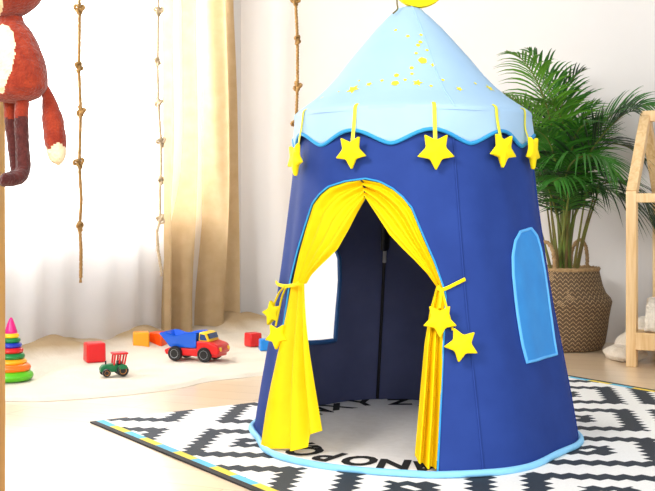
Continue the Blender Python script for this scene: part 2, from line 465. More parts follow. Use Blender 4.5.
# ---------------------------------------------------------------- tent
TC = Vector(((411.5-CXP)/F*3.39, 3.39, RZ))
HE = .985                                     # eave height above the rug
PROF = [(0, .483), (.07, .473), (.155, .460), (.28, .439), (.40, .417), (.52, .399), (.62, .386), (.74, .371), (.83, .361), (.90, .351), (.985, .344)]
def Rad(th, h):
    k = max(0, min(1, h/HE)); a = interp(PROF, h); b = a*(lerp(1.185, 1.0, min(1, k*1.15)) if math.cos(th) > 0 else lerp(1.13, 1.0, min(1, k*1.15)))
    r = 1/math.sqrt((math.sin(th)/a)**2+(math.cos(th)/b)**2)
    hexk = .022*(1-.4*k)
    w = .003*math.sin(9*th+3)*(1-k)+.0025*math.sin(17*th+h*3)*math.sin(k*PI)
    return r*(1+hexk*math.cos(6*(th-math.radians(14.5))))+w
def TP(th, h, off=0.0):
    r = Rad(th, h)+off; return Vector((TC.x+r*math.sin(th), TC.y-r*math.cos(th), TC.z+h))
def hit(x, y, far=False, off=0.0):
    def fn(Y):
        p = P(x, y, Y)-TC; th = math.atan2(p.x, -p.y); return math.hypot(p.x, p.y)-(Rad(th, p.z)+off)
    rng = [2.5+i*.005 for i in range(340)]
    if far: rng = rng[::-1]
    for a, b in zip(rng, rng[1:]):
        if fn(a) > 0 >= fn(b):
            for _ in range(40):
                m = (a+b)/2
                if fn(m) > 0: a = m
                else: b = m
            p = P(x, y, b)-TC; return math.atan2(p.x, -p.y), max(0.0, p.z)
    # silhouette miss: nearest approach
    Y = min(rng, key=fn); p = P(x, y, Y)-TC; return math.atan2(p.x, -p.y), max(0.0, p.z)
LPX = [(265, 449), (271, 408), (277, 370), (283, 330), (290, 284), (297, 254), (305, 227), (312.5, 204), (320, 194), (329, 186.5), (346, 181), (366, 178.5)]
RPX = [(437, 471), (440, 420), (443, 350), (446, 294), (434.6, 261.6), (423, 235), (412, 208), (403, 197), (393, 188.5), (380, 181.5), (366, 178.5)]
LD = [hit(*p) for p in LPX]; RD = [hit(*p) for p in RPX]
LD[0] = (LD[0][0], 0.0); RD[0] = (RD[0][0], 0.0)
APEX = ((LD[-1][0]+RD[-1][0])/2, (LD[-1][1]+RD[-1][1])/2); LD[-1] = RD[-1] = APEX
LDi = [(h, t) for t, h in LD]; RDi = [(h, t) for t, h in RD]
for L in (LDi, RDi):
    for i in range(1, len(L)):
        if L[i][0] <= L[i-1][0]: L[i] = (L[i-1][0]+1e-4, L[i][1])
hs = [APEX[1]*(1-(1-i/46)**1.9) for i in range(47)]+[lerp(APEX[1], HE, i/14) for i in range(1, 15)]
def thL(h): return interp(LDi, h) if h < APEX[1] else APEX[0]
def thR(h): return interp(RDi, h) if h < APEX[1] else APEX[0]
# far window outline (seen from inside)
FW = [hit(x, y, True) for x, y in ((333, 245), (337.5, 258), (338, 280), (336, 305), (333.5, 340), (322, 341.5), (305, 342.5), (291, 343), (293, 320), (297, 290), (303, 262), (312, 248), (322, 241))]
def inpoly(th, h, poly):
    r = False; n = len(poly)
    for i in range(n):
        (x0, y0), (x1, y1) = poly[i], poly[i-1]
        if (y0 > h) != (y1 > h) and th < (x1-x0)*(h-y0)/(y1-y0)+x0: r = not r
    return r
def norm_th(t): return (t+PI) % (2*PI)-PI
FW = [(norm_th(t), h) for t, h in FW]
def wall_mesh(off):
    mb = MB(); nu = 320; o = 0
    for h in hs:
        a, b = thR(h), thL(h)+2*PI
        for i in range(nu+1): mb.v.append(TP(lerp(a, b, i/nu), h, off))
    w = nu+1
    for j in range(len(hs)-1):
        hm = (hs[j]+hs[j+1])/2; a, b = thR(hm), thL(hm)+2*PI
        for i in range(nu):
            if inpoly(norm_th(lerp(a, b, (i+.5)/nu)), hm, FW): continue
            mb.face((j*w+i, j*w+i+1, (j+1)*w+i+1, (j+1)*w+i))
    return mb
tent = thing('play_tent', 'round dark blue castle play tent with pale blue cone roof standing on the rug', 'tent', TC)
wall_mesh(0).build('wall_fabric', M['navy'], tent, sharp=180, merge=True)
wall_mesh(-.006).build('wall_lining', M['lining'], tent, sharp=180, merge=True)
# seams down the outside
mb = MB()
for d in (14.5, 74.5):
    th = math.radians(d); mb.tube([TP(th, h, .0005) for h in [i*HE/30 for i in range(31)]], .0034, 6)
mb.build('wall_seam', M['navy'], tent)
# roof
RP = [(.3615, .962), (.3605, .974), (.349, .984), (.323, 1.002), (.295, 1.022), (.258, 1.055), (.224, 1.092), (.188, 1.138), (.144, 1.190), (.106, 1.234), (.067, 1.274), (.037, 1.302), (.012, 1.309)]
def roofpt(th, k, off=0):
    i = k*(len(RP)-1); j = min(len(RP)-2, int(i)); r = lerp(RP[j][0], RP[j+1][0], i-j); z = lerp(RP[j][1], RP[j+1][1], i-j)
    r = r*(1+.014*math.cos(6*(th-math.radians(14.5)))*(1-.5*k))+off*.7
    return Vector((TC.x-.010*k+r*math.sin(th), TC.y-r*math.cos(th), TC.z+z+off*.7))
def roof_hit(x, y):
    best = None
    for ki in range(0, 111):
        k = .02+ki/111*.95
        for ti in range(-60, 61):
            th = math.radians(ti*1.5); p = roofpt(th, k); px = CXP+F*p.x/p.y; py = HOR-F*(p.z-CAMH)/p.y
            d = (px-x)**2+(py-y)**2
            if best is None or d < best[0]: best = (d, th, k)
    return best[1], best[2]
mb = MB(); mb.grid(lambda u, v: roofpt(u*2*PI, v), 144, 44, closed_u=True)
mb.mi = 1
S = 2.339
for (zx, zy, r, kind) in ((270, 70, 4, 0), (298, 85, 6, 1), (330, 83, 4, 0), (329, 97, 5, 0), (322, 107, 5, 0), (343, 119, 4, 0), (319, 125, 4, 0), (332, 142, 10, 0), (358, 153, 7, 1),
                          (310, 158, 5, 0), (270, 177, 6, 0), (291, 186, 4, 0), (323, 194, 12, 1), (309, 172, 4, 0), (239, 190, 4, 0), (208, 197, 8, 1), (172, 209, 16, 1), (98, 229, 6, 1),
                          (138, 216, 3, 0), (267, 196, 9, 0), (420, 208, 9, 1), (489, 207, 13, 1), (455, 196, 4, 0), (382, 188, 4, 0), (186, 190, 3, 0), (356, 202, 4, 0)):
    th, k = roof_hit(280+zx/S, zy/S); c = roofpt(th, k, .0015)
    e1 = (roofpt(th+.02, k, .0015)-c).normalized(); e2 = (roofpt(th, min(1, k+.02), .0015)-c).normalized()
    rr = r/S*2.98/F*1.05; n = 10; ids = []; rot = random.random()*6
    o = len(mb.v); mb.v.append(c+e1.cross(e2)*.0)
    for i in range(n):
        q = rr*(1.15 if i % 2 == 0 else (.55 if kind else 1.0)); a = rot+2*PI*i/n
        dth = math.cos(a)*q; dk = math.sin(a)*q
        mb.v.append(c+e1*dth+e2*dk)
    for i in range(n): mb.face((o, o+1+i, o+1+(i+1) % n))
mb.build('roof', [M['sky'], M['print']], tent, sharp=60)
mb = MB()
th = math.radians(14.5); mb.tube([roofpt(th, .06+i/30*.9, .0004) for i in range(31)], .0022, 6); 
mb.build('roof_seam', M['sky'], tent)
# valance with nine scallops
S0 = math.radians(4.5)
def val_z(th): return .869+.038*(.5+.5*math.cos(10*(th-S0)))**.8
def valpt(th, v, off=0):
    zb = val_z(th); z = lerp(.972, zb, v)
    r = .359+.005*v+.004*math.sin(10*(th-S0)+PI/2)*v+off
    r *= 1+.010*math.cos(6*(th-math.radians(14.5)))
    return Vector((TC.x+r*math.sin(th), TC.y-r*math.cos(th), TC.z+z))
mb = MB(); mb.grid(lambda u, v: valpt(u*2*PI, v), 288, 8, closed_u=True)
mb.build('valance', M['sky'], tent, sharp=180, solid=.002)
mb = MB(); mb.tube([valpt(2*PI*i/288, 1) for i in range(288)], .0055, 8, closed=True)
mb.build('valance_binding', M['trimblue'], tent)
# door binding
mb = MB()
mb.tube([TP(thR(h), h, .002) for h in hs[:47]]+[TP(thL(h), h, .002) for h in hs[:46][::-1]], .0026, 8)
mb.build('door_binding', M['trimblue'], tent)
# base binding: soft pale-blue roll on the rug
mb = MB()
def basep(th): return TP(th, 0, .008)
mb.tube([basep(2*PI*i/160)+UP*(.0085+.0015*math.sin(i*.37)) for i in range(160)], (lambda t: (.0095, .0085)), 10, closed=True)
mb.build('base_binding', M['basetrim'], tent)
# crescent moon topper
moon_c = TC+Vector((.0, -.02, 1.306+.085))
poly = []
tilt = math.radians(18)
for i in range(25):
    a = PI+math.radians(18)+(PI-math.radians(36)+math.radians(8))*i/24+tilt*0; poly.append((.088*math.cos(a), .088*math.sin(a)))
e0, e1_ = poly[-1], poly[0]
for i in range(1, 24):
    t = i/24; a = PI+math.radians(-2)+(PI+math.radians(4))*(1-t)
    poly.append((.082*math.cos(a)*1.0, .082*.42*math.sin(a)+.0-.010))
Rm = Matrix.Rotation(math.radians(-14), 3, 'Y')
mb = MB(); o3 = Vector((TC.x+.022, TC.y-.02, 1.396))
mb.prism(poly, lambda u, w: o3+Rm@Vector((u, -.016, w)), lambda u, w: o3+Rm@Vector((u, .016, w)))
mb.build('moon_topper', M['star'], tent, bevel=.007, sharp=60)
mb = MB(); mb.tube(catmull([P(396.5, -12, 3.33), P(397, 3, 3.335), P(397.5, 9, 3.335), P(393, 13.5, 3.33)], 6), .0025, 6)
mb.build('top_cord', M['cane'], tent)
# side window on the right-hand panel
RWL = [(262, 510.5), (280, 511), (310, 515), (335, 518.5), (360, 524)]; 
WL = [hit(x, y) for x, y in ((526, 362), (521.5, 345), (518, 325), (514.5, 300), (512, 275), (511.5, 255), (514, 241), (519, 232))]
WR = [hit(x, y) for x, y in ((555, 354), (552.5, 338), (550, 318), (547, 295), (543.5, 270), (540, 250), (536, 236), (530, 228.5))]
mb = MB()
def winpt(u, v):
    i = v*(len(WL)-1); j = min(len(WL)-2, int(i)); f = i-j
    l = (lerp(WL[j][0], WL[j+1][0], f), lerp(WL[j][1], WL[j+1][1], f)); r = (lerp(WR[j][0], WR[j+1][0], f), lerp(WR[j][1], WR[j+1][1], f))
    return TP(lerp(l[0], r[0], u), lerp(l[1], r[1], u), .004+.004*math.sin(u*PI)*math.sin(v*PI)+.0012*math.sin(u*9+v*3))
mb.grid(winpt, 24, 40)
wnd = mb.build('side_window', M['mesh'], tent, sharp=180)
mb = MB(); ring = [winpt(0, i/30) for i in range(31)]+[winpt(i/8, 1) for i in range(1, 9)]+[winpt(1, 1-i/30) for i in range(1, 31)]+[winpt(1-i/8, 0) for i in range(1, 8)]
mb.tube(ring, .0045, 6, closed=True); mb.build('window_binding', M['meshtrim'], wnd)
# far window with white gauze
mb = MB(); c = (sum(t for t, h in FW)/len(FW), sum(h for t, h in FW)/len(FW))
def fwp(u, v):
    i = u*len(FW); j = int(i) % len(FW); f = i-int(i); a = FW[j]; b = FW[(j+1) % len(FW)]
    t, h = lerp(a[0], b[0], f), lerp(a[1], b[1], f)
    return TP(lerp(c[0], t, 1.06*v), lerp(c[1], h, 1.06*v), -.003)
mb.grid(fwp, 78, 12, closed_u=True)
gw = mb.build('gauze_window', M['sheerwin'], tent, sharp=180, merge=True)
mb = MB(); mb.tube([TP(t, h, -.012) for t, h in [(lerp(FW[i//6][0], FW[(i//6+1) % len(FW)][0], (i % 6)/6), lerp(FW[i//6][1], FW[(i//6+1) % len(FW)][1], (i % 6)/6)) for i in range(6*len(FW))]], .0085, 6, closed=True)
mb.build('gauze_window_binding', M['winborder'], gw)
# pole along the back seam
thp, _ = hit(376.5, 396, True)
def polep(h): return TP(thp, h, -.018)
mb = MB(); mb.tube([polep(.01), polep(.3), polep(.62), polep(.94)], .0055, 10); pole = mb.build('pole', M['black'], tent)
mb = MB(); mb.tube([polep(.50), polep(.54)], .0066, 10); mb.build('pole_joint', M['metal'], pole)
mb = MB(); mb.tube([polep(.545+i*.04)+Vector((0, -.008, 0)) for i in range(11)], (lambda t: (.02, .010)), 12); mb.build('pole_sleeve', M['black'], pole)
mb = MB(); mb.tube([TP(thp, h, -.007) for h in (0, .3, .6, .95)], .003, 6); mb.build('inner_seam', M['winborder'], tent)

# curtains of the door
def pl(pts, t):
    pts = [Vector(p) for p in pts]; L = [0]
    for a, b in zip(pts, pts[1:]): L.append(L[-1]+(b-a).length)
    s = t*L[-1]
    for i in range(len(pts)-1):
        if s <= L[i+1] or i == len(pts)-2: return pts[i].lerp(pts[i+1], (s-L[i])/max(1e-9, L[i+1]-L[i]))
hc = {}
def surf(x, y, off):
    k = (round(x*2)/2, round(y*2)/2)
    if k not in hc: hc[k] = hit(x, y)
    th, h = hit(x, y); return TP(th, h, off)
def curtain(outer, inner, seed, louter, linner, bottom):
    mb = MB(); nf = 7
    def up(u, v):
        o = pl(outer, v); i = pl(inner, v)
        # fabric gathered: spread at the top, tight at the tie
        p = o.lerp(i, u); gather = 1-smooth((v-.55)/.45)*.6
        off = -.003-.019*min(1, u*3)+(.0085*math.sin(u*nf*PI+seed+v*1.5)+.004*math.sin(u*17+seed*2))*gather*min(1, u*6)
        return surf(p.x, p.y, off)
    mb.grid(up, 42, 40)
    a = mb
    def low(u, v):
        o = pl(louter, v); i = pl(linner, v); p = o.lerp(i, u)
        if v > .93 and bottom: p.y += bottom(u)*(v-.93)/.07
        amp = .005+.017*smooth(v*1.5)
        off = -.006-.010*min(1, u*4)+amp*math.sin((u**1.2)*4.6*PI+seed*1.3+v*.9)+.0022*math.sin(u*15+v*3)
        return surf(p.x, p.y, off)
    mb.grid(low, 42, 40)
    return mb
cl = curtain([(360, 179.5), (346, 182), (329, 187.5), (320, 195), (312.5, 205), (305.5, 227), (298, 254), (291, 286)],
             [(361.5, 198), (352, 213), (343, 229), (330, 250), (315, 264), (304, 275), (299, 284)], .4,
             [(290, 284), (284, 330), (278, 370), (271, 410), (265.5, 447)],
             [(300, 283), (303, 320), (307, 355), (312.5, 395), (318, 432)], lambda u: 12*math.sin(min(1, u*1.6)*PI/2)*(1 if u < .68 else 0) if u < .7 else 0)
cl.build('door_curtain', M['yellow'], tent, sharp=180, merge=False)['label'] = 'left-hand yellow door curtain, tied back'
cr = curtain([(361, 179.5), (380, 183), (393, 190), (403, 198.5), (411, 209), (422, 236), (433.5, 262), (444.5, 290)],
             [(361, 197), (374, 215), (388, 235), (402, 249), (414, 260), (428, 274), (437.5, 287)], 1.7,
             [(445.5, 287), (445, 305), (442.5, 350), (439.5, 420), (436.5, 470)],
             [(437.5, 287), (431, 310), (425.5, 345), (420.5, 400), (415, 459)], lambda u: 3*math.sin(u*PI))
cr.build('door_curtain', M['yellow'], tent, sharp=180, merge=False)['label'] = 'right-hand yellow door curtain, tied back'

# hanging star pendants on the eave
def faceR(th, lean=0, yaw=0):
    return Matrix.Rotation(th+yaw, 3, 'Z')@Matrix.Rotation(lean, 3, 'X')
star_specs = [(-66, 159, 'yellow felt star hanging at the left edge of the tent eave', .10, .053),
              (-30, 152, 'yellow felt star hanging from the eave above the left side of the door', .05, .050),
              (5.5, 151, 'large yellow felt star hanging from the eave above the right side of the door', 0, .055),
              (37, 150, 'yellow felt star hanging from the eave above the blue window side, near the palm', -.06, .053),
              (61, 152, 'yellow felt star seen edge-on at the right edge of the tent eave', 0, .053)]
for d, py, lab, tl, ro in star_specs:
    th = math.radians(d)
    top = valpt(th, 0, .004); Yd = top.y
    zc = CAMH+(HOR-py)/F*Yd
    rr = .366+.022
    c = Vector((TC.x+rr*math.sin(th), TC.y-rr*math.cos(th), zc))
    st = thing('star_pendant', lab, 'star ornament', c, 'felt stars hanging from the tent eave')
    mb = MB(); mb.star(c, ro, ro*.52, .014, faceR(th), rot=PI+tl); mb.build('star', M['star'], st, sharp=50)
    mb = MB()
    mid = valpt(th, .5, .0045); 
    pts = catmull([top+UP*.010+Vector((-math.sin(th), math.cos(th), 0))*.012, top, mid, Vector((c.x, c.y, 0))+UP*(c.z+ro*.5)+Vector((math.sin(th), -math.cos(th), 0))*-.008, Vector((c.x, c.y, c.z+ro*.36))+Vector((math.sin(th), -math.cos(th), 0))*-.004], 6)
    mb.tube(pts, (lambda t: (.0058, .0016)), 8, flat=(math.cos(th), math.sin(th), 0)); mb.build('ribbon', M['ribbon'], st)
# tie-backs
def tieback(lab, band_px, cords, stars):
    root = thing('curtain_tieback', lab, 'tieback', surf(*band_px[len(band_px)//2], .01), None)
    mb = MB(); mb.tube(catmull([surf(x, y, o) for x, y, o in [(p[0], p[1], .008) for p in band_px]], 6), (lambda t: (.0055, .003)), 8, flat=(0, 0, 1)); mb.build('band', M['star'], root)
    for cp in cords:
        mb = MB(); mb.tube(catmull([surf(x, y, .010) for x, y in cp], 6), .0032, 6); mb.build('cord', M['star'], root)
    for x, y, rpx, rot, off in stars:
        c = surf(x, y, off); th = math.atan2(c.x-TC.x, -(c.y-TC.y)); ro = rpx*c.y/F
        mb = MB(); mb.star(c, ro, ro*.52, .016, faceR(th*.5, math.radians(-9)), rot=rot); mb.build('star', M['star'], root, sharp=50)
tieback('yellow tie-back with two stars on the left door curtain', [(277.5, 282), (281, 284.5), (288, 286), (296, 285), (301, 283)],
        [[(288, 286), (283, 292), (279, 300), (276, 308)], [(289, 287), (285, 298), (282, 312), (279, 326)]],
        [(276.5, 313, 13.5, .30, .012), (283, 335.5, 14, PI+.05, .020)])
tieback('yellow tie-back with two stars on the right door curtain', [(437, 286), (440, 289.5), (446, 288), (455, 283.5), (464, 279)],
        [[(440, 289), (440, 298), (439, 308)], [(441, 289), (447, 312), (452, 330)]],
        [(438.5, 319.5, 18, .62, .020), (458, 343, 18.5, .42, .032)])

# round alphabet mat inside
mb = MB(); NM = 120
def matp(a, k, z): 
    r = Rad(a, 0)-.016; return Vector((TC.x+r*k*math.sin(a), TC.y-r*k*math.cos(a), RZ+z))
o = len(mb.v); mb.v.append(Vector((TC.x, TC.y, RZ+.008)))
mb.grid(lambda u, v: matp(u*2*PI, [.3, .6, .85, .98, 1, 1][int(v*5+.5)], [.008, .008, .008, .008, .005, .0005][int(v*5+.5)]), NM, 5, closed_u=True)
for i in range(NM): mb.face((0, 1+i, 1+(i+1) % NM))
mb.mi = 1
def letter_mesh(ch):
    cu = bpy.data.curves.new('letter', 'FONT'); cu.body = ch; cu.size = 1; cu.align_x = 'CENTER'; cu.offset = .042; cu.resolution_u = 3
    ob = bpy.data.objects.new('letter', cu); C.objects.link(ob)
    dg = bpy.context.evaluated_depsgraph_get(); me = ob.evaluated_get(dg).to_mesh()
    vs = [v.co.copy() for v in me.vertices]; fs = [tuple(p.vertices) for p in me.polygons]
    bpy.data.objects.remove(ob); bpy.data.curves.remove(cu)
    return vs, fs
for i in range(26):
    vs, fs = letter_mesh(chr(65+i))
    a = -math.radians([194, 207.7, 221.4, 235.1, 248.8, 262.5, 276.2, 289.9, 303.6, 317.3, 331, 344.7, 358.2, 10, 22, 34, 46, 58.5, 73, 88, 104, 119, 134, 148.5, 163, 179][i])         # clockwise ring of letters
    rb = Rad(a, 0)-.137; out = Vector((math.sin(a), -math.cos(a), 0)); rt = Vector((-math.cos(a), -math.sin(a), 0))
    # letter tops point outward; reading direction is clockwise from above
    cpt = Vector((TC.x, TC.y, RZ+.0092))+out*rb
    mb.add([cpt+rt*(v.x*.118)+out*(v.y*.150) for v in vs], fs)
am = mb.build('alphabet_mat', [M['mat'], M['ink']], origin=(TC.x, TC.y, RZ), sharp=50)
tag(am, 'round cream mat with a ring of black letters inside the tent', 'mat')

# ---------------------------------------------------------------- toys
def block(px, py, size, ang, m, lab, cat='toy block', tiltm=None):
    c = G(px, py, ZB); yc = c.y+size*.55; root_c = Vector((c.x*yc/c.y, yc, ZB))
    mb = MB(); mb.box(root_c+UP*size/2, (size, size, size), rotz(math.radians(ang)), .97)
    o = mb.build('toy_block', m, origin=root_c, bevel=size*.09); return tag(o, lab, cat, 'plastic toy blocks')
block(94.5, 363, .085, 24, M['p_red'], 'red toy block near the green tractor')
block(141, 349, .078, 12, M['p_orange'], 'yellow-orange toy block left of the orange one')
block(158.5, 347, .070, -20, M['p_redorange'], 'red-orange toy block between the yellow block and the truck')
block(253, 347, .066, 34, M['p_red'], 'red toy block right of the truck, beside the blue block')
block(265, 351, .054, 12, M['p_cyan'], 'small blue toy block partly behind the tent')

# stacking rings
base = G(11, 384, ZB); base = Vector((base.x*(base.y+.084)/base.y, base.y+.084, ZB))
st = thing('stacking_ring_toy', 'rainbow stacking ring tower with a pink cone beside the wooden post', 'stacking toy', base)
mpx = base.y/F
def hz(y): return (384-y)*mpx*.985
mb = MB(); mb.lathe([(.012, .0), (.009, .22)], base, 12); mb.build('peg', M['p_yel'], st)
for (r, y0, y1, m) in ((22, 384, 373, 'lime'), (19.5, 375, 366, 'ringor'), (15.5, 368, 361.5, 'ringyel'), (13.8, 362.5, 355.5, 'green'), (12.2, 356.5, 350, 'red'), (10.8, 351, 345, 'navyb'), (9.4, 346, 340, 'green'), (8, 341, 335.5, 'yel')):
    R_ = r*mpx; z0, z1 = hz(y0), hz(y1); zc = (z0+z1)/2; hh = (z1-z0)/2; tr = min(R_*.42, hh*1.35)
    prof = []
    mb = MB(); n = 40; kk = 12
    mb.grid(lambda u, v: base+Vector(((R_-tr+tr*math.cos(v*2*PI))*math.cos(u*2*PI), (R_-tr+tr*math.cos(v*2*PI))*math.sin(u*2*PI), zc+hh*math.sin(v*2*PI))), n, kk, closed_u=True)
    mb.build('ring', M['p_'+m], st, sharp=180)
mb = MB(); z0 = hz(337); mb.lathe([(.002, z0), (6*mpx, z0+.001), (6.4*mpx, z0+.006), (5.6*mpx, z0+.018), (4*mpx, z0+.038), (2.2*mpx, z0+.056), (1.5*mpx, z0+.062), (.002, z0+.066)], base, 28)
mb.build('cone', M['p_magenta'], st)

# dump truck
tk_c = G(196, 361.5, ZB); tk = thing('toy_dump_truck', 'toy dump truck with red cab and blue tipper on the beige cloth', 'toy truck', Vector((tk_c.x*(tk_c.y+.05)/tk_c.y, tk_c.y+.05, ZB)))
A = math.radians(-20); RT = rotz(A); T0 = Vector(tk.location)
def tl(x, y, z): return T0+RT@Vector((x, y, z))
def sideprism(mb, poly, y0, y1, f=tl): mb.prism(poly, lambda u, w: f(u, y0, w), lambda u, w: f(u, y1, w))
W = .060
mb = MB(); sideprism(mb, [(-.125, .026), (.05, .022), (.128, .022), (.130, .05), (.03, .056), (-.11, .056), (-.132, .046)], -.05, .05); mb.build('chassis', M['p_red'], tk, bevel=.004)
mb = MB(); sideprism(mb, [(.030, .036), (.135, .034), (.142, .052), (.132, .076), (.085, .090), (.030, .092)], -W, W); cab = mb.build('cab', M['p_red'], tk, bevel=.007)
mb = MB(); sideprism(mb, [(.036, .090), (.092, .088), (.074, .127), (.040, .130)], -W*.86, W*.86); ct = mb.build('cab_roof', M['p_yel'], tk, bevel=.006)
mb = MB()
for s in (-1, 1): sideprism(mb, [(.044, .096), (.080, .095), (.068, .120), (.046, .122)], s*W*.80, s*W*.885)
vs = [tl(.0865, y, .101) for y in (-W*.7, W*.7)]+[tl(.0770, y, .123) for y in (W*.7, -W*.7)]
mb.add(vs, [(0, 1, 2, 3)]); mb.add([v+RT@Vector((.0035, 0, .001)) for v in vs], [(0, 1, 2, 3)])
mb.build('cab_window', M['p_glass'], ct)
mb = MB()
for s in (-1, 1):
    mb = MB(); mb.lathe([(.009, -.003), (.009, .003)], tl(.139, s*.04, .057), 14, RT@Matrix.Rotation(PI/2, 3, 'Y')); mb.build('headlight', M['p_yel'], cab)
# tipper: open tray with wavy rim
mb = MB()
bot = [(-.108, .060), (.024, .060)]
def tip_rim(t): return .116+.006*math.sin(t*3*PI+.6)+.010*smooth((t-.78)/.2)
def tray(u, v):      # u around, v 0 bottom ->1 rim outer
    a = u*4
    corners = [(-1, -1), (1, -1), (1, 1), (-1, 1)]
    i = int(a) % 4; f = a-int(a); c0, c1 = corners[i], corners[(i+1) % 4]; cx, cy = lerp(c0[0], c1[0], f), lerp(c0[1], c1[1], f)
    x = lerp(lerp(-.104, .022, (cx+1)/2), lerp(-.150, .034, (cx+1)/2), v); y = cy*lerp(.048, .066, v)
    z = lerp(.060, tip_rim((x+.15)/.184), v); return x, y, z
mb.grid(lambda u, v: tl(*tray(u, v)), 64, 4, closed_u=True)
mb.grid(lambda u, v: tl(*(lambda q: (q[0]*.965-.002, q[1]*.93, q[2]-.0+(.004 if v == 0 else 0)))(tray(u, 1-v))), 64, 4, closed_u=True)
mb.add([tl(-.103, -.047, .063), tl(.021, -.047, .063), tl(.021, .047, .063), tl(-.103, .047, .063)], [(0, 1, 2, 3)])
mb.add([tl(-.103, -.047, .060), tl(.021, -.047, .060), tl(.021, .047, .060), tl(-.103, .047, .060)], [(3, 2, 1, 0)])
mb.build('tipper', M['p_blue'], tk, bevel=0)
def wheel(f, x, y, r, w, tyre, hub, parent, Rz, hr=.58):
    Rw = Rz@Matrix.Rotation(PI/2, 3, 'X')
    mb = MB(); mb.lathe([(r*.6, -w/2), (r*.92, -w/2), (r, -w*.34), (r, w*.34), (r*.92, w/2), (r*.6, w/2)], f(x, y, r), 26, Rw); t = mb.build('wheel', tyre, parent)
    mb = MB(); mb.lathe([(.002, -w*.40), (r*.2, -w*.46), (r*hr*.6, -w*.38), (r*hr, -w*.53), (r*hr, w*.53), (r*hr*.6, w*.38), (r*.2, w*.46), (.002, w*.40)], f(x, y, r), 20, Rw); mb.build('hub', hub, t)
for x in (-.074, .070):
    for y in (-.054, .054): wheel(tl, x, y, .033, .026, M['p_tyre'], M['p_hubgrey'], tk, RT)

# tractor
tr_c = G(115, 377, ZB); tr = thing('toy_tractor', 'small green toy tractor with red cab frame and black wheels on the cloth', 'toy tractor', Vector((tr_c.x*(tr_c.y+.035)/tr_c.y-.004, tr_c.y+.035, ZB)))
RA = rotz(math.radians(180+24)); R0 = Vector(tr.location)
def rl(x, y, z): return R0+RA@Vector((x, y, z))
mb = MB(); sideprism(mb, [(-.040, .018), (.050, .016), (.058, .022), (.057, .036), (.046, .046), (.006, .050), (-.012, .044), (-.040, .040)], -.018, .018, rl); mb.build('body', M['p_tgreen'], tr, bevel=.004)
mb = MB()
for s in (-1, 1): mb = MB(); sideprism(mb, [(-.048, .030), (-.010, .030), (-.014, .044), (-.028, .050), (-.044, .044)], s*.018, s*.040, rl); mb.build('fender', M['p_tgreen'], tr, bevel=.002)
mb = MB()
for s in (-1, 1):
    for (a, b) in (((.004, .045), (.000, .086)), ((-.038, .044), (-.046, .086)), ((-.018, .050), (-.022, .086))):
        mb = MB(); mb.tube([rl(a[0], s*.018, a[1]), rl(b[0], s*.020, b[1])], .0038, 8); mb.build('cab_post', M['p_red'], tr)
mb = MB(); mb.box(rl(-.022, 0, .090), (.062, .052, .008), RA); mb.build('roof', M['p_red'], tr, bevel=.003)
mb = MB(); mb.tube([rl(.034, 0, .044), rl(.034, 0, .062)], .003, 8); mb.build('exhaust', M['p_tyre'], tr)
mb = MB(); mb.box(rl(-.020, 0, .052), (.018, .022, .018), RA); mb.build('seat', M['p_tyre'], tr, bevel=.003)
for x, y, r in ((-.028, -.031, .0235), (-.028, .031, .0235), (.036, -.027, .0165), (.036, .027, .0165)):
    wheel(rl, x, y, r, .016, M['p_tyre'], M['p_orange'], tr, RA, .58)

# ---------------------------------------------------------------- ropes
def rope(x_fn, Y, ytop, yend, knots, r, m, label):
    p0 = P(x_fn(yend), yend, Y)
    mb = MB(); ys = [lerp(yend, ytop, i/260) for i in range(261)]
    pts = [P(x_fn(y), y, Y)+Vector((0, .004*math.sin(y*.05), 0)) for y in ys]
    mb.tube(pts, r, 9, lobes=3, twist=130)
    for j, ky in enumerate(knots):
        c = P(x_fn(ky), ky, Y); kr = r*2.3; R_ = rotz(j*1.1+.3)@Matrix.Rotation(.5*math.sin(j*2.3), 3, 'Y')
        pt = []
        for i in range(40):
            a = 2*PI*i/40; q = Vector(((math.sin(a)+1.7*math.sin(2*a)), -math.sin(3*a)*.9, (math.cos(a)-1.7*math.cos(2*a))))
            pt.append(c+R_@(q*kr*.52))
        mb.tube(pt, r*.98, 8, closed=True, lobes=3, twist=130)
    # frayed end
    for i in range(5):
        d = Vector((math.cos(i*1.26), math.sin(i*1.26), 0)); mb.tube([p0+d*r*.4, p0+d*r*.75-UP*r*3], r*.28, 5)
    o = mb.build('knotted_rope', m, origin=p0, sharp=180); return tag(o, label, 'rope', 'knotted ropes hanging in the room')
fa = lambda y: interp([(-120, 80), (0, 79.5), (67, 79), (110, 81), (163, 79), (200, 81.5), (226, 80), (250, 81), (278, 80.5)], y)
fb = lambda y: interp([(-120, 157), (0, 158.5), (62, 157.5), (103, 158.5), (143, 161), (175, 161), (190, 160), (219, 160.5), (232, 157), (250, 158), (272, 161.5)], y)
fc = lambda y: interp([(-120, 296), (0, 295.5), (40, 297.5), (86, 297.5), (124, 296), (190, 297)], y)
rope(fa, 4.6, -110, 278, [9, 67, 111, 163, 226], .0066, M['rope'], 'knotted rope hanging beside the fox toy, leftmost of the three ropes')
rope(fb, 5.2, -110, 272, [11, 62, 102, 142, 180, 219], .0066, M['rope_glare'], 'knotted rope, pale with glare, hanging just left of the beige drape')
rope(fc, 5.5, -110, 192, [1, 40, 86, 124], .0070, M['rope'], 'knotted brown rope hanging against the wall behind the tent eave')

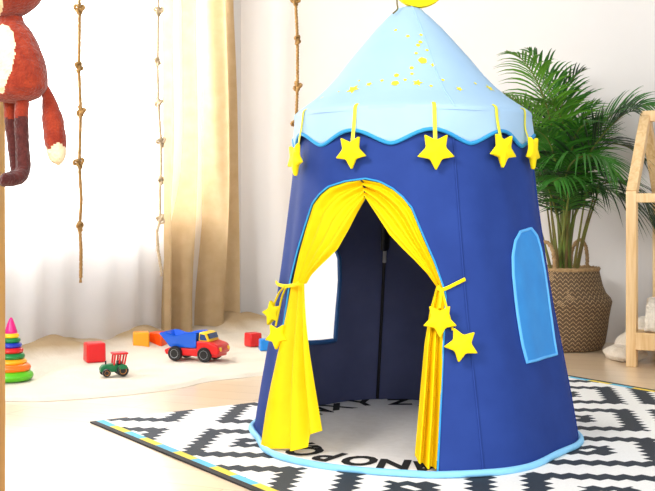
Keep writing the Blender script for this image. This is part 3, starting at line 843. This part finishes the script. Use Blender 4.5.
# ---------------------------------------------------------------- wooden post and fox toy
mb = MB(); xr = (5.6-CXP)/F*2.57; mb.box((xr-.035, 2.535, 1.1), (.07, .07, 2.2))
tag(mb.build('wooden_post', M['post'], origin=(xr-.035, 2.535, 0), bevel=.003), 'golden pine post at the left edge behind the fox toy', 'post')
FY = 2.33; fm = FY/F
def fp(x, y, dy=0): p = P(x, y, FY); p.y += dy; return p
fx = thing('fox_toy', 'russet felt fox toy with dark legs hanging by the wooden post', 'plush toy', fp(14, 184))
fz = lambda p: noise.noise(p*60)*.0022+noise.noise(p*150)*.001
RB = rotz(math.radians(-24))
body_prof = [(17, 13), (22, 15), (27, 18.5), (33, 23), (42, 27.5), (55, 32.5), (68, 35.5), (80, 36.5), (90, 34.5), (97, 28), (101, 18), (103, 6)]
mb = MB()
def bodyp(u, v):
    i = v*(len(body_prof)-1); j = min(len(body_prof)-2, int(i)); f = i-j
    y = lerp(body_prof[j][0], body_prof[j+1][0], f); r = lerp(body_prof[j][1], body_prof[j+1][1], f)*fm
    cx = interp([(22, 10), (55, 12), (103, 14)], y)
    p = fp(cx, y); d = Vector((math.sin(u*2*PI), -math.cos(u*2*PI)*.82, 0)); q = p+(RB@d)*r
    return q+d*fz(q)
mb.grid(bodyp, 150, 110, closed_u=True)
# belly patch by face
for i, f in enumerate(mb.f):
    c = sum((mb.v[k] for k in f), Vector())/len(f); pcen = fp(13, 62); d = RB.inverted()@(c-pcen)
    if d.y < 0 and (d.x/(20*fm))**2+(d.z/(35*fm))**2 < 1+.12*noise.noise(c*90): mb.m[i] = 1
n0 = len(mb.v)
mb.face([k for k in range(0, 150)][::-1]); mb.face([n0-150+k for k in range(150)])
mb.build('body', [M['fox_red'], M['fox_cream']], fx, sharp=180)
# head
hcn = fp(6, -16); mb = MB()
def headfn(d):
    k = 1+.28*max(0, -d.y)**3*(1 if abs(d.x) < .9 else .6)
    k += .22*max(0, abs(d.x)-.55)*max(0, -d.z+.35)
    return k
Rh = rotz(math.radians(-20))
mb.ball(hcn, (38*fm, 34*fm, 35*fm), 110, 80, Rh, headfn)
for i, f in enumerate(mb.f):
    c = sum((mb.v[k] for k in f), Vector())/len(f); d = Rh.inverted()@(c-hcn)
    n1 = .1*noise.noise(c*90)
    if d.y < -.2*fm and ((abs(d.x)/(17*fm))**2+((d.z+14*fm)/(19*fm))**2 < 1+n1 or ((abs(d.x)-37*fm)/(15*fm))**2+((d.z-12*fm+2*fm)/(13*fm))**2 < 1+n1): mb.m[i] = 1
hd = mb.build('head', [M['fox_red'], M['fox_cream']], fx, sharp=180)
mb = MB()
for s in (-1, 1):
    mb = MB(); mb.ball(hcn+Rh@Vector((s*14*fm, -33*fm, 9*fm)), 3.4*fm, 12, 8); mb.build('eye', M['black'], hd)
mb = MB(); mb.ball(hcn+Rh@Vector((0, -44*fm, -6*fm)), (6*fm, 4.5*fm, 4.5*fm), 14, 10, Rh); mb.build('nose', M['black'], hd)
for s in (-1, 1):
    mb = MB(); mb.lathe([(15*fm, 0), (13.5*fm, 8*fm), (9*fm, 20*fm), (3.5*fm, 31*fm), (.3*fm, 35*fm)], hcn+Rh@Vector((s*22*fm, 2*fm, 24*fm)), 20, Rh@Matrix.Rotation(s*.35, 3, 'Y')@Matrix.Diagonal((1, .45, 1)))
    mb.build('ear', M['fox_red'], hd, sharp=180)
def limb(path, rads, split, ma, mb_, name, n=22, segs=10, seed=0):
    mb = MB(); pts = catmull(path, segs); N = len(pts)
    mb.tube(pts, lambda t: interp(rads, t)*fm*(1+.04*noise.noise(Vector((t*9, seed, 2)))), n)
    for i, f in enumerate(mb.f):
        c = sum((mb.v[k] for k in f), Vector())/len(f)
        if split(c): mb.m[i] = 1
    for i, v in enumerate(mb.v): mb.v[i] = v+Vector((noise.noise(v*140), noise.noise(v*140+Vector((9, 0, 0))), noise.noise(v*140+Vector((0, 9, 0)))))*.0012
    return mb.build(name, [ma, mb_], fx, sharp=180)
zs = fp(0, 118).z
limb([fp(24, 92, .0), fp(23.5, 106, -.012), fp(23, 125, -.012), fp(24, 150, -.010), fp(24.5, 168, -.010), fp(22, 177, -.024), fp(12, 180, -.045), fp(7, 179, -.052)],
     [(0, 6), (.12, 7), (.45, 7), (.62, 7.4), (.78, 7.6), (.9, 6.8), (.97, 5.4), (1, 2)], lambda c: c.z < zs, M['fox_red'], M['fox_brown'], 'leg', seed=1)
limb([fp(8, 92, .015), fp(8, 106, .020), fp(8.5, 125, .022), fp(11.5, 150, .022), fp(13, 166, .020), fp(13, 174, .012), fp(8, 178, -.004), fp(5, 178, -.012)],
     [(0, 6), (.12, 6.8), (.45, 6.2), (.62, 5.6), (.78, 5.6), (.9, 5.6), (.97, 5), (1, 2)], lambda c: c.z < zs, M['fox_red'], M['fox_brown'], 'leg', seed=2)
limb([fp(44, 86, .01), fp(47, 98, .012), fp(50.5, 115, .012), fp(53, 132, .012), fp(54.5, 146, .012), fp(56, 158, .012), fp(57, 165, .012)],
     [(0, 3.5), (.12, 5.5), (.35, 10.4), (.55, 11.2), (.74, 10), (.9, 6.5), (1, 1.5)], lambda c: c.z < fp(0, 146).z+.006*math.sin((c.x-fp(54, 0).x)*160), M['fox_red'], M['fox_cream'], 'tail', seed=3)
mb = MB(); mb.tube([hcn+UP*30*fm, hcn+UP*110*fm], .002, 6); mb.build('hanging_cord', M['rope'], fx)

# ---------------------------------------------------------------- basket and palm
BC = Vector(((563-CXP)/F*5.43, 5.43, 0)); bs = 5.43/F
def bh(y): return CAMH-(y-HOR)*bs
prof = [(.03, .0), (38*bs, .004), (41*bs, .03), (43.5*bs, .10), (45*bs, .16), (46.5*bs, .20), (48*bs, .232), (46.5*bs, .25), (42*bs, .275), (39*bs, .31), (37*bs, .35), (35.5*bs, bh(270)), (34.8*bs, bh(268))]
bk = thing('basket_planter', 'woven seagrass belly basket planter behind the tent', 'basket', BC)
mb = MB()
def bprof(u, v):
    i = v*(len(prof)-1); j = min(len(prof)-2, int(i)); f = i-j
    r = lerp(prof[j][0], prof[j+1][0], f); z = lerp(prof[j][1], prof[j+1][1], f); a = u*2*PI
    r *= 1+.012*math.sin(3*a+1)+.012*math.sin(5*a)*v
    return BC+Vector((r*math.cos(a), r*math.sin(a), z))
mb.grid(bprof, 96, 60, closed_u=True)
mb.grid(lambda u, v: BC+Vector(((34.8-2)*bs*lerp(1, .97, v)*math.cos(u*2*PI), (34.8-2)*bs*lerp(1, .97, v)*math.sin(u*2*PI), lerp(bh(268), .30, v))), 64, 3, closed_u=True)
mb.build('basket_body', M['basket'], bk, sharp=180)
mb = MB(); mb.tube([BC+Vector((34.3*bs*math.cos(a*2*PI/64), 34.3*bs*math.sin(a*2*PI/64), bh(268.5))) for a in range(64)], .010, 8, closed=True, lobes=3, twist=60); mb.build('rim', M['basketrim'], bk)
for s in (1, -1):
    a0 = math.radians(48 if s > 0 else 228)
    hx = lambda a, r, z: BC+Vector((r*math.cos(a), r*math.sin(a), z))
    pts = catmull([hx(a0-.26, 33*bs, bh(278)), hx(a0-.28, 33.5*bs, bh(262)), hx(a0-.2, 34*bs, bh(247)), hx(a0+.02, 34.5*bs, bh(241)), hx(a0+.22, 34.5*bs, bh(248)), hx(a0+.29, 34.5*bs, bh(263)), hx(a0+.27, 34*bs, bh(278))], 8)
    mb = MB(); mb.tube(pts, .0085, 9, lobes=3, twist=90); mb.build('handle', M['basketrim'], bk)
palm = thing('potted_palm', 'leafy green areca palm growing from the seagrass basket', 'plant', BC+UP*.31)
mb = MB(); mb.grid(lambda u, v: BC+Vector((32*bs*v*math.cos(u*2*PI), 32*bs*v*math.sin(u*2*PI), .315+.008*math.sin(u*20)*v*(1-v)*4)), 40, 6, closed_u=True); mb.build('soil', M['soil'], palm)
for i in range(11):
    a = i*2.4; r = .02+.055*math.sqrt(i/11); b = BC+Vector((r*math.cos(a), r*math.sin(a)*.8, .31))
    mb = MB(); mb.tube(catmull([b, b+Vector((.3*r*math.cos(a), .3*r*math.sin(a), .10)), b+Vector((r*math.cos(a)*.9, r*math.sin(a)*.6, .22+.05*random.random())), b+Vector((r*math.cos(a)*1.9, r*math.sin(a)*.9, .40+.08*random.random()))], 6), lambda t: lerp(.010, .0035, t), 8)
    mb.build('cane', M['cane'] if i % 3 else M['stem'], palm)
def frond(path, Lmax, m, droop, width=.011, n=34, side=None, seed=0, start=.47):
    Lmax *= 1.8; width *= 1.08; n = int(n*.85)
    rnd = random.Random(seed); mb = MB()
    pts = catmull(path, 14); N = len(pts)
    mb.tube(pts, lambda t: lerp(.0075, .0014, t), 6)
    mb.mi = 1
    L = [0]
    for a, b in zip(pts, pts[1:]): L.append(L[-1]+(b-a).length)
    def at(t):
        s = t*L[-1]
        for i in range(N-1):
            if s <= L[i+1]: 
                return pts[i].lerp(pts[i+1], (s-L[i])/max(1e-9, L[i+1]-L[i])), (pts[i+1]-pts[i]).normalized()
        return pts[-1], (pts[-1]-pts[-2]).normalized()
    sd = Vector(side) if side else None
    for i in range(n):
        t = start+(1-start)*(i+.5)/n
        p, tg = at(t)
        sv = sd if sd else tg.cross(UP)
        sv = (sv-tg*sv.dot(tg)).normalized(); nv = sv.cross(tg).normalized()
        if nv.z < 0: nv = -nv
        q = (t-start)/(1-start); ln = Lmax*(math.sin(min(1, q*.9+.12)*PI)**.6)*(1-.35*q)
        fwd = lerp(.6, 1.5, q)
        for s in (-1, 1):
            l = ln*(.88+.24*rnd.random()); d = (sv*s+tg*(fwd+.5*(rnd.random()-.5))+nv*(.34+.25*(rnd.random()-.5))).normalized()
            w = width*(.8+.4*rnd.random()); wv = (tg-d*tg.dot(d)).normalized()
            prev = None; o = len(mb.v); K = 5
            for k in range(K+1):
                f = k/K; c = p+d*(l*f)-UP*(droop*l*f*f*(.8+.4*rnd.random()*0+.4*(seed % 3)*.2))
                ww = w*(math.sin(min(1, f*1.1+.18)*PI*.86)**.8)*.5 if k < K else .0003
                bn = d.cross(wv)*(ww*.5)
                mb.v += [c-wv*ww+bn, c, c+wv*ww+bn]
            for k in range(K):
                a = o+k*3; mb.face((a, a+1, a+4, a+3)); mb.face((a+1, a+2, a+5, a+4))
    return mb.build('frond', [M['stem'], m], palm, sharp=180)
def fr(pts, *a, **k):
    b = BC+Vector((random.uniform(-.04, .04), random.uniform(-.03, .03), .33))
    frond([b]+[P(x, y, Y) for x, y, Y in pts], *a, **k)
L_, D_, Y_ = M['leaf'], M['leaf_dark'], M['leaf_light']
fr([(560, 200, 5.38), (552, 130, 5.30), (540, 88, 5.22), (523, 60, 5.15), (506, 50, 5.1)], .22, Y_, .55, seed=1, n=40)
fr([(562, 190, 5.42), (556, 120, 5.40), (546, 80, 5.38), (527, 47, 5.34)], .24, L_, .4, seed=2, n=38)
fr([(556, 200, 5.40), (540, 140, 5.34), (524, 108, 5.28), (503, 92, 5.22)], .20, Y_, .55, seed=3)
fr([(566, 200, 5.45), (560, 140, 5.48), (563, 100, 5.50), (574, 78, 5.48), (587, 68, 5.45)], .17, D_, .25, seed=4, n=30, start=.55)
fr([(572, 200, 5.42), (586, 150, 5.40), (604, 122, 5.36), (628, 106, 5.30), (656, 106, 5.25)], .21, L_, .35, seed=5, n=38, side=(.5, .6, .62))
fr([(570, 210, 5.36), (582, 168, 5.28), (600, 138, 5.22), (622, 116, 5.16), (640, 108, 5.1)], .24, D_, .3, seed=6, n=36, side=(.7, .2, .68))
fr([(567, 200, 5.34), (572, 150, 5.24), (580, 128, 5.15), (598, 120, 5.05)], .24, L_, .6, seed=7, n=36)
fr([(564, 215, 5.34), (566, 176, 5.20), (578, 158, 5.08), (600, 158, 4.98), (617, 176, 4.92)], .22, L_, .7, seed=8, n=38, width=.012)
fr([(562, 210, 5.36), (556, 165, 5.26), (548, 140, 5.18), (532, 126, 5.10)], .22, L_, .55, seed=9, n=36)
fr([(559, 225, 5.38), (549, 190, 5.30), (540, 175, 5.22), (526, 172, 5.15)], .22, D_, .6, seed=10)
fr([(572, 225, 5.40), (584, 196, 5.34), (600, 188, 5.28), (620, 196, 5.22), (632, 212, 5.18)], .20, D_, .75, seed=11, n=32)
fr([(573, 220, 5.46), (592, 190, 5.44), (620, 182, 5.36), (643, 200, 5.30), (654, 228, 5.28)], .20, D_, .8, seed=12, n=30)
fr([(569, 205, 5.48), (580, 160, 5.50), (600, 145, 5.46), (625, 146, 5.42), (645, 160, 5.36)], .22, D_, .5, seed=13)
fr([(565, 190, 5.46), (566, 130, 5.48), (560, 95, 5.46), (548, 70, 5.42)], .22, L_, .35, seed=14)
fr([(560, 200, 5.5), (548, 150, 5.5), (536, 120, 5.48), (520, 100, 5.45)], .20, D_, .45, seed=15)
fr([(566, 215, 5.30), (568, 190, 5.16), (562, 178, 5.05), (552, 182, 4.96)], .20, L_, .8, seed=16)
fr([(568, 200, 5.42), (576, 150, 5.44), (586, 118, 5.44), (600, 100, 5.42)], .22, L_, .35, seed=17)
fr([(566, 190, 5.4), (565, 135, 5.34), (556, 108, 5.26), (540, 98, 5.18)], .22, Y_, .5, seed=18, n=38)
fr([(566, 215, 5.38), (574, 180, 5.32), (586, 168, 5.26), (604, 172, 5.20)], .2, D_, .6, seed=19)
fr([(562, 220, 5.40), (555, 185, 5.36), (550, 160, 5.3), (545, 150, 5.22)], .2, D_, .6, seed=20)

# ---------------------------------------------------------------- house bed frame
bd = Vector((math.cos(math.radians(64)), math.sin(math.radians(64)), 0)); bl = Vector((bd.y, -bd.x, 0))   # gable / long direction
B0 = G(632, 366.5, 0); B0 = Vector((B0.x, B0.y, 0)); GD, BL, HP, HR = .67, 1.5, .765, 1.115
def bp(l, g, z): return B0+bl*l+bd*g+UP*z
RBED = Matrix((bl, bd, UP)).transposed()
bed = thing('house_bed_frame', 'pale pine house-shaped children\'s bed frame at the right edge', 'bed frame', B0)
pw = .045
for l in (0, BL):
    for g in (0, GD):
        mb = MB(); mb.box(bp(l, g, HP/2), (pw, pw, HP), RBED); mb.build('post', M['pine'], bed, bevel=.003)
def beam(name, a, b, w=.045, m='pine'):
    d = (b-a); n = d.normalized(); s = bl if abs(n.dot(bl)) < .5 else bd; t = n.cross(s).normalized(); s = t.cross(n)
    R_ = Matrix((s, t, n)).transposed(); mb = MB(); mb.box((a+b)/2, (w, w, d.length), R_); return mb.build(name, M[m], bed, bevel=.003)
for l in (0, BL):
    beam('rafter', bp(l, 0, HP-.01), bp(l, GD/2, HR)); beam('rafter', bp(l, GD, HP-.01), bp(l, GD/2, HR))
beam('ridge_beam', bp(-.02, GD/2, HR+.0), bp(BL+.02, GD/2, HR+.0), .05, 'pine')
for g in (0, GD):
    beam('eave_beam', bp(.02, g, HP-.03), bp(BL-.02, g, HP-.03), .04)
    beam('side_rail', bp(.02, g, .115), bp(BL-.02, g, .115), .075)
for l in (0, BL): beam('end_rail', bp(l, .02, .115), bp(l, GD-.02, .115), .05)
mb = MB()
for i in range(9): mb.box(bp(.1+i*.162, GD/2, .145), (.07, GD-.03, .014), RBED)
mb.build('slat_base', M['pine'], bed)
mb = MB(); mb.box(bp(BL/2+.03, GD/2, .205), (BL-.12, GD-.10, .10), RBED); tag(mb.build('mattress', M['mattress'], origin=bp(BL/2, GD/2, .15), bevel=.03), 'white mattress lying on the house bed frame', 'mattress')
# throw on the bed
mb = MB()
def throw(u, v):
    l = .06+.9*u; g = -.02+.7*v
    n1 = noise.noise(Vector((l*6, g*6, 3))); n2 = noise.noise(Vector((l*15, g*15, 8)))
    z = .275+.035*n1+.012*n2+.03*math.sin(u*PI)
    if v < .12: k = (0.12-v)/.12; z = z-.13*k*k; g = .03-.065*k
    return bp(l, g, z)
mb.grid(throw, 80, 60); tag(mb.build('bed_throw', M['fluffy'], origin=bp(.4, .3, .26), sharp=180, solid=.012), 'cream fleece throw heaped on the bed mattress at the right edge', 'blanket')
# fleece roll on the floor
mb = MB(); c0 = G(630, 361, 0); c0 = Vector((c0.x, c0.y+.24, 0))
ax = Vector((math.cos(math.radians(35)), math.sin(math.radians(35)), 0)); sx = Vector((-ax.y, ax.x, 0))
def roll(d):
    return 1+.10*noise.noise(d*2.2)+.05*noise.noise(d*5)
c0 = Vector(((628-CXP)/F*5.02, 5.02, .065))
for (cx, cy, Yd, rr_, ty) in ((625, 353, 5.0, (.088, .12, .040), -.05), (634, 341, 5.03, (.095, .11, .042), -.55), (641, 331, 5.06, (.08, .10, .05), -.8)):
    o = len(mb.v); cc = P(cx, cy, Yd); mb.ball(cc, rr_, 40, 28, rotz(math.radians(14))@Matrix.Rotation(ty, 3, 'Y'), lambda d: 1+.07*noise.noise(d*2+Vector((cx, 0, 0)))+.03*noise.noise(d*6))
    for k in range(o, len(mb.v)): mb.v[k].z = max(.002, mb.v[k].z)
tag(mb.build('fleece_blanket', M['fluffy'], origin=(c0.x, c0.y, 0), sharp=180), 'cream fleece blanket bundled on the floor behind the bed post', 'blanket')

# ---------------------------------------------------------------- light
w = bpy.data.worlds.new('world'); bpy.context.scene.world = w; w.use_nodes = True
bg = w.node_tree.nodes['Background']; bg.inputs[0].default_value = (.95, .975, 1, 1); bg.inputs[1].default_value = .52
def area(name, loc, target, size, power, col=(1, 1, 1), sy=None):
    d = bpy.data.lights.new(name, 'AREA'); d.energy = power; d.size = size; d.color = col
    if sy: d.shape = 'RECTANGLE'; d.size_y = sy
    o = bpy.data.objects.new(name, d); C.objects.link(o); o.location = loc
    o.rotation_euler = (Vector(target)-Vector(loc)).to_track_quat('-Z', 'Y').to_euler(); return o
wc = wl((WT0+WT1)/2, -.9, 1.75)
area('daylight_window', wc, wl(1.4, .5, 1.3), 2.6, 400, (1, .98, .96), 1.9)
area('key_softbox', (-2.6, -.2, 3.0), (.2, 3.6, .3), 1.3, 195, (1, .98, .96))
area('fill_softbox', (2.0, -.4, 2.4), (-.5, 4.9, .4), 2.2, 92, (1, .98, .96))
area('front_softbox', (.1, -.9, 1.7), (.25, 3.4, .4), 1.0, 62, (1, .98, .96))
sc = bpy.context.scene
sc.view_settings.view_transform = 'Standard'; sc.view_settings.look = 'None'; sc.view_settings.exposure = 0
sc.cycles.max_bounces = 10; sc.cycles.transparent_max_bounces = 16
sc.cycles.use_denoising = True
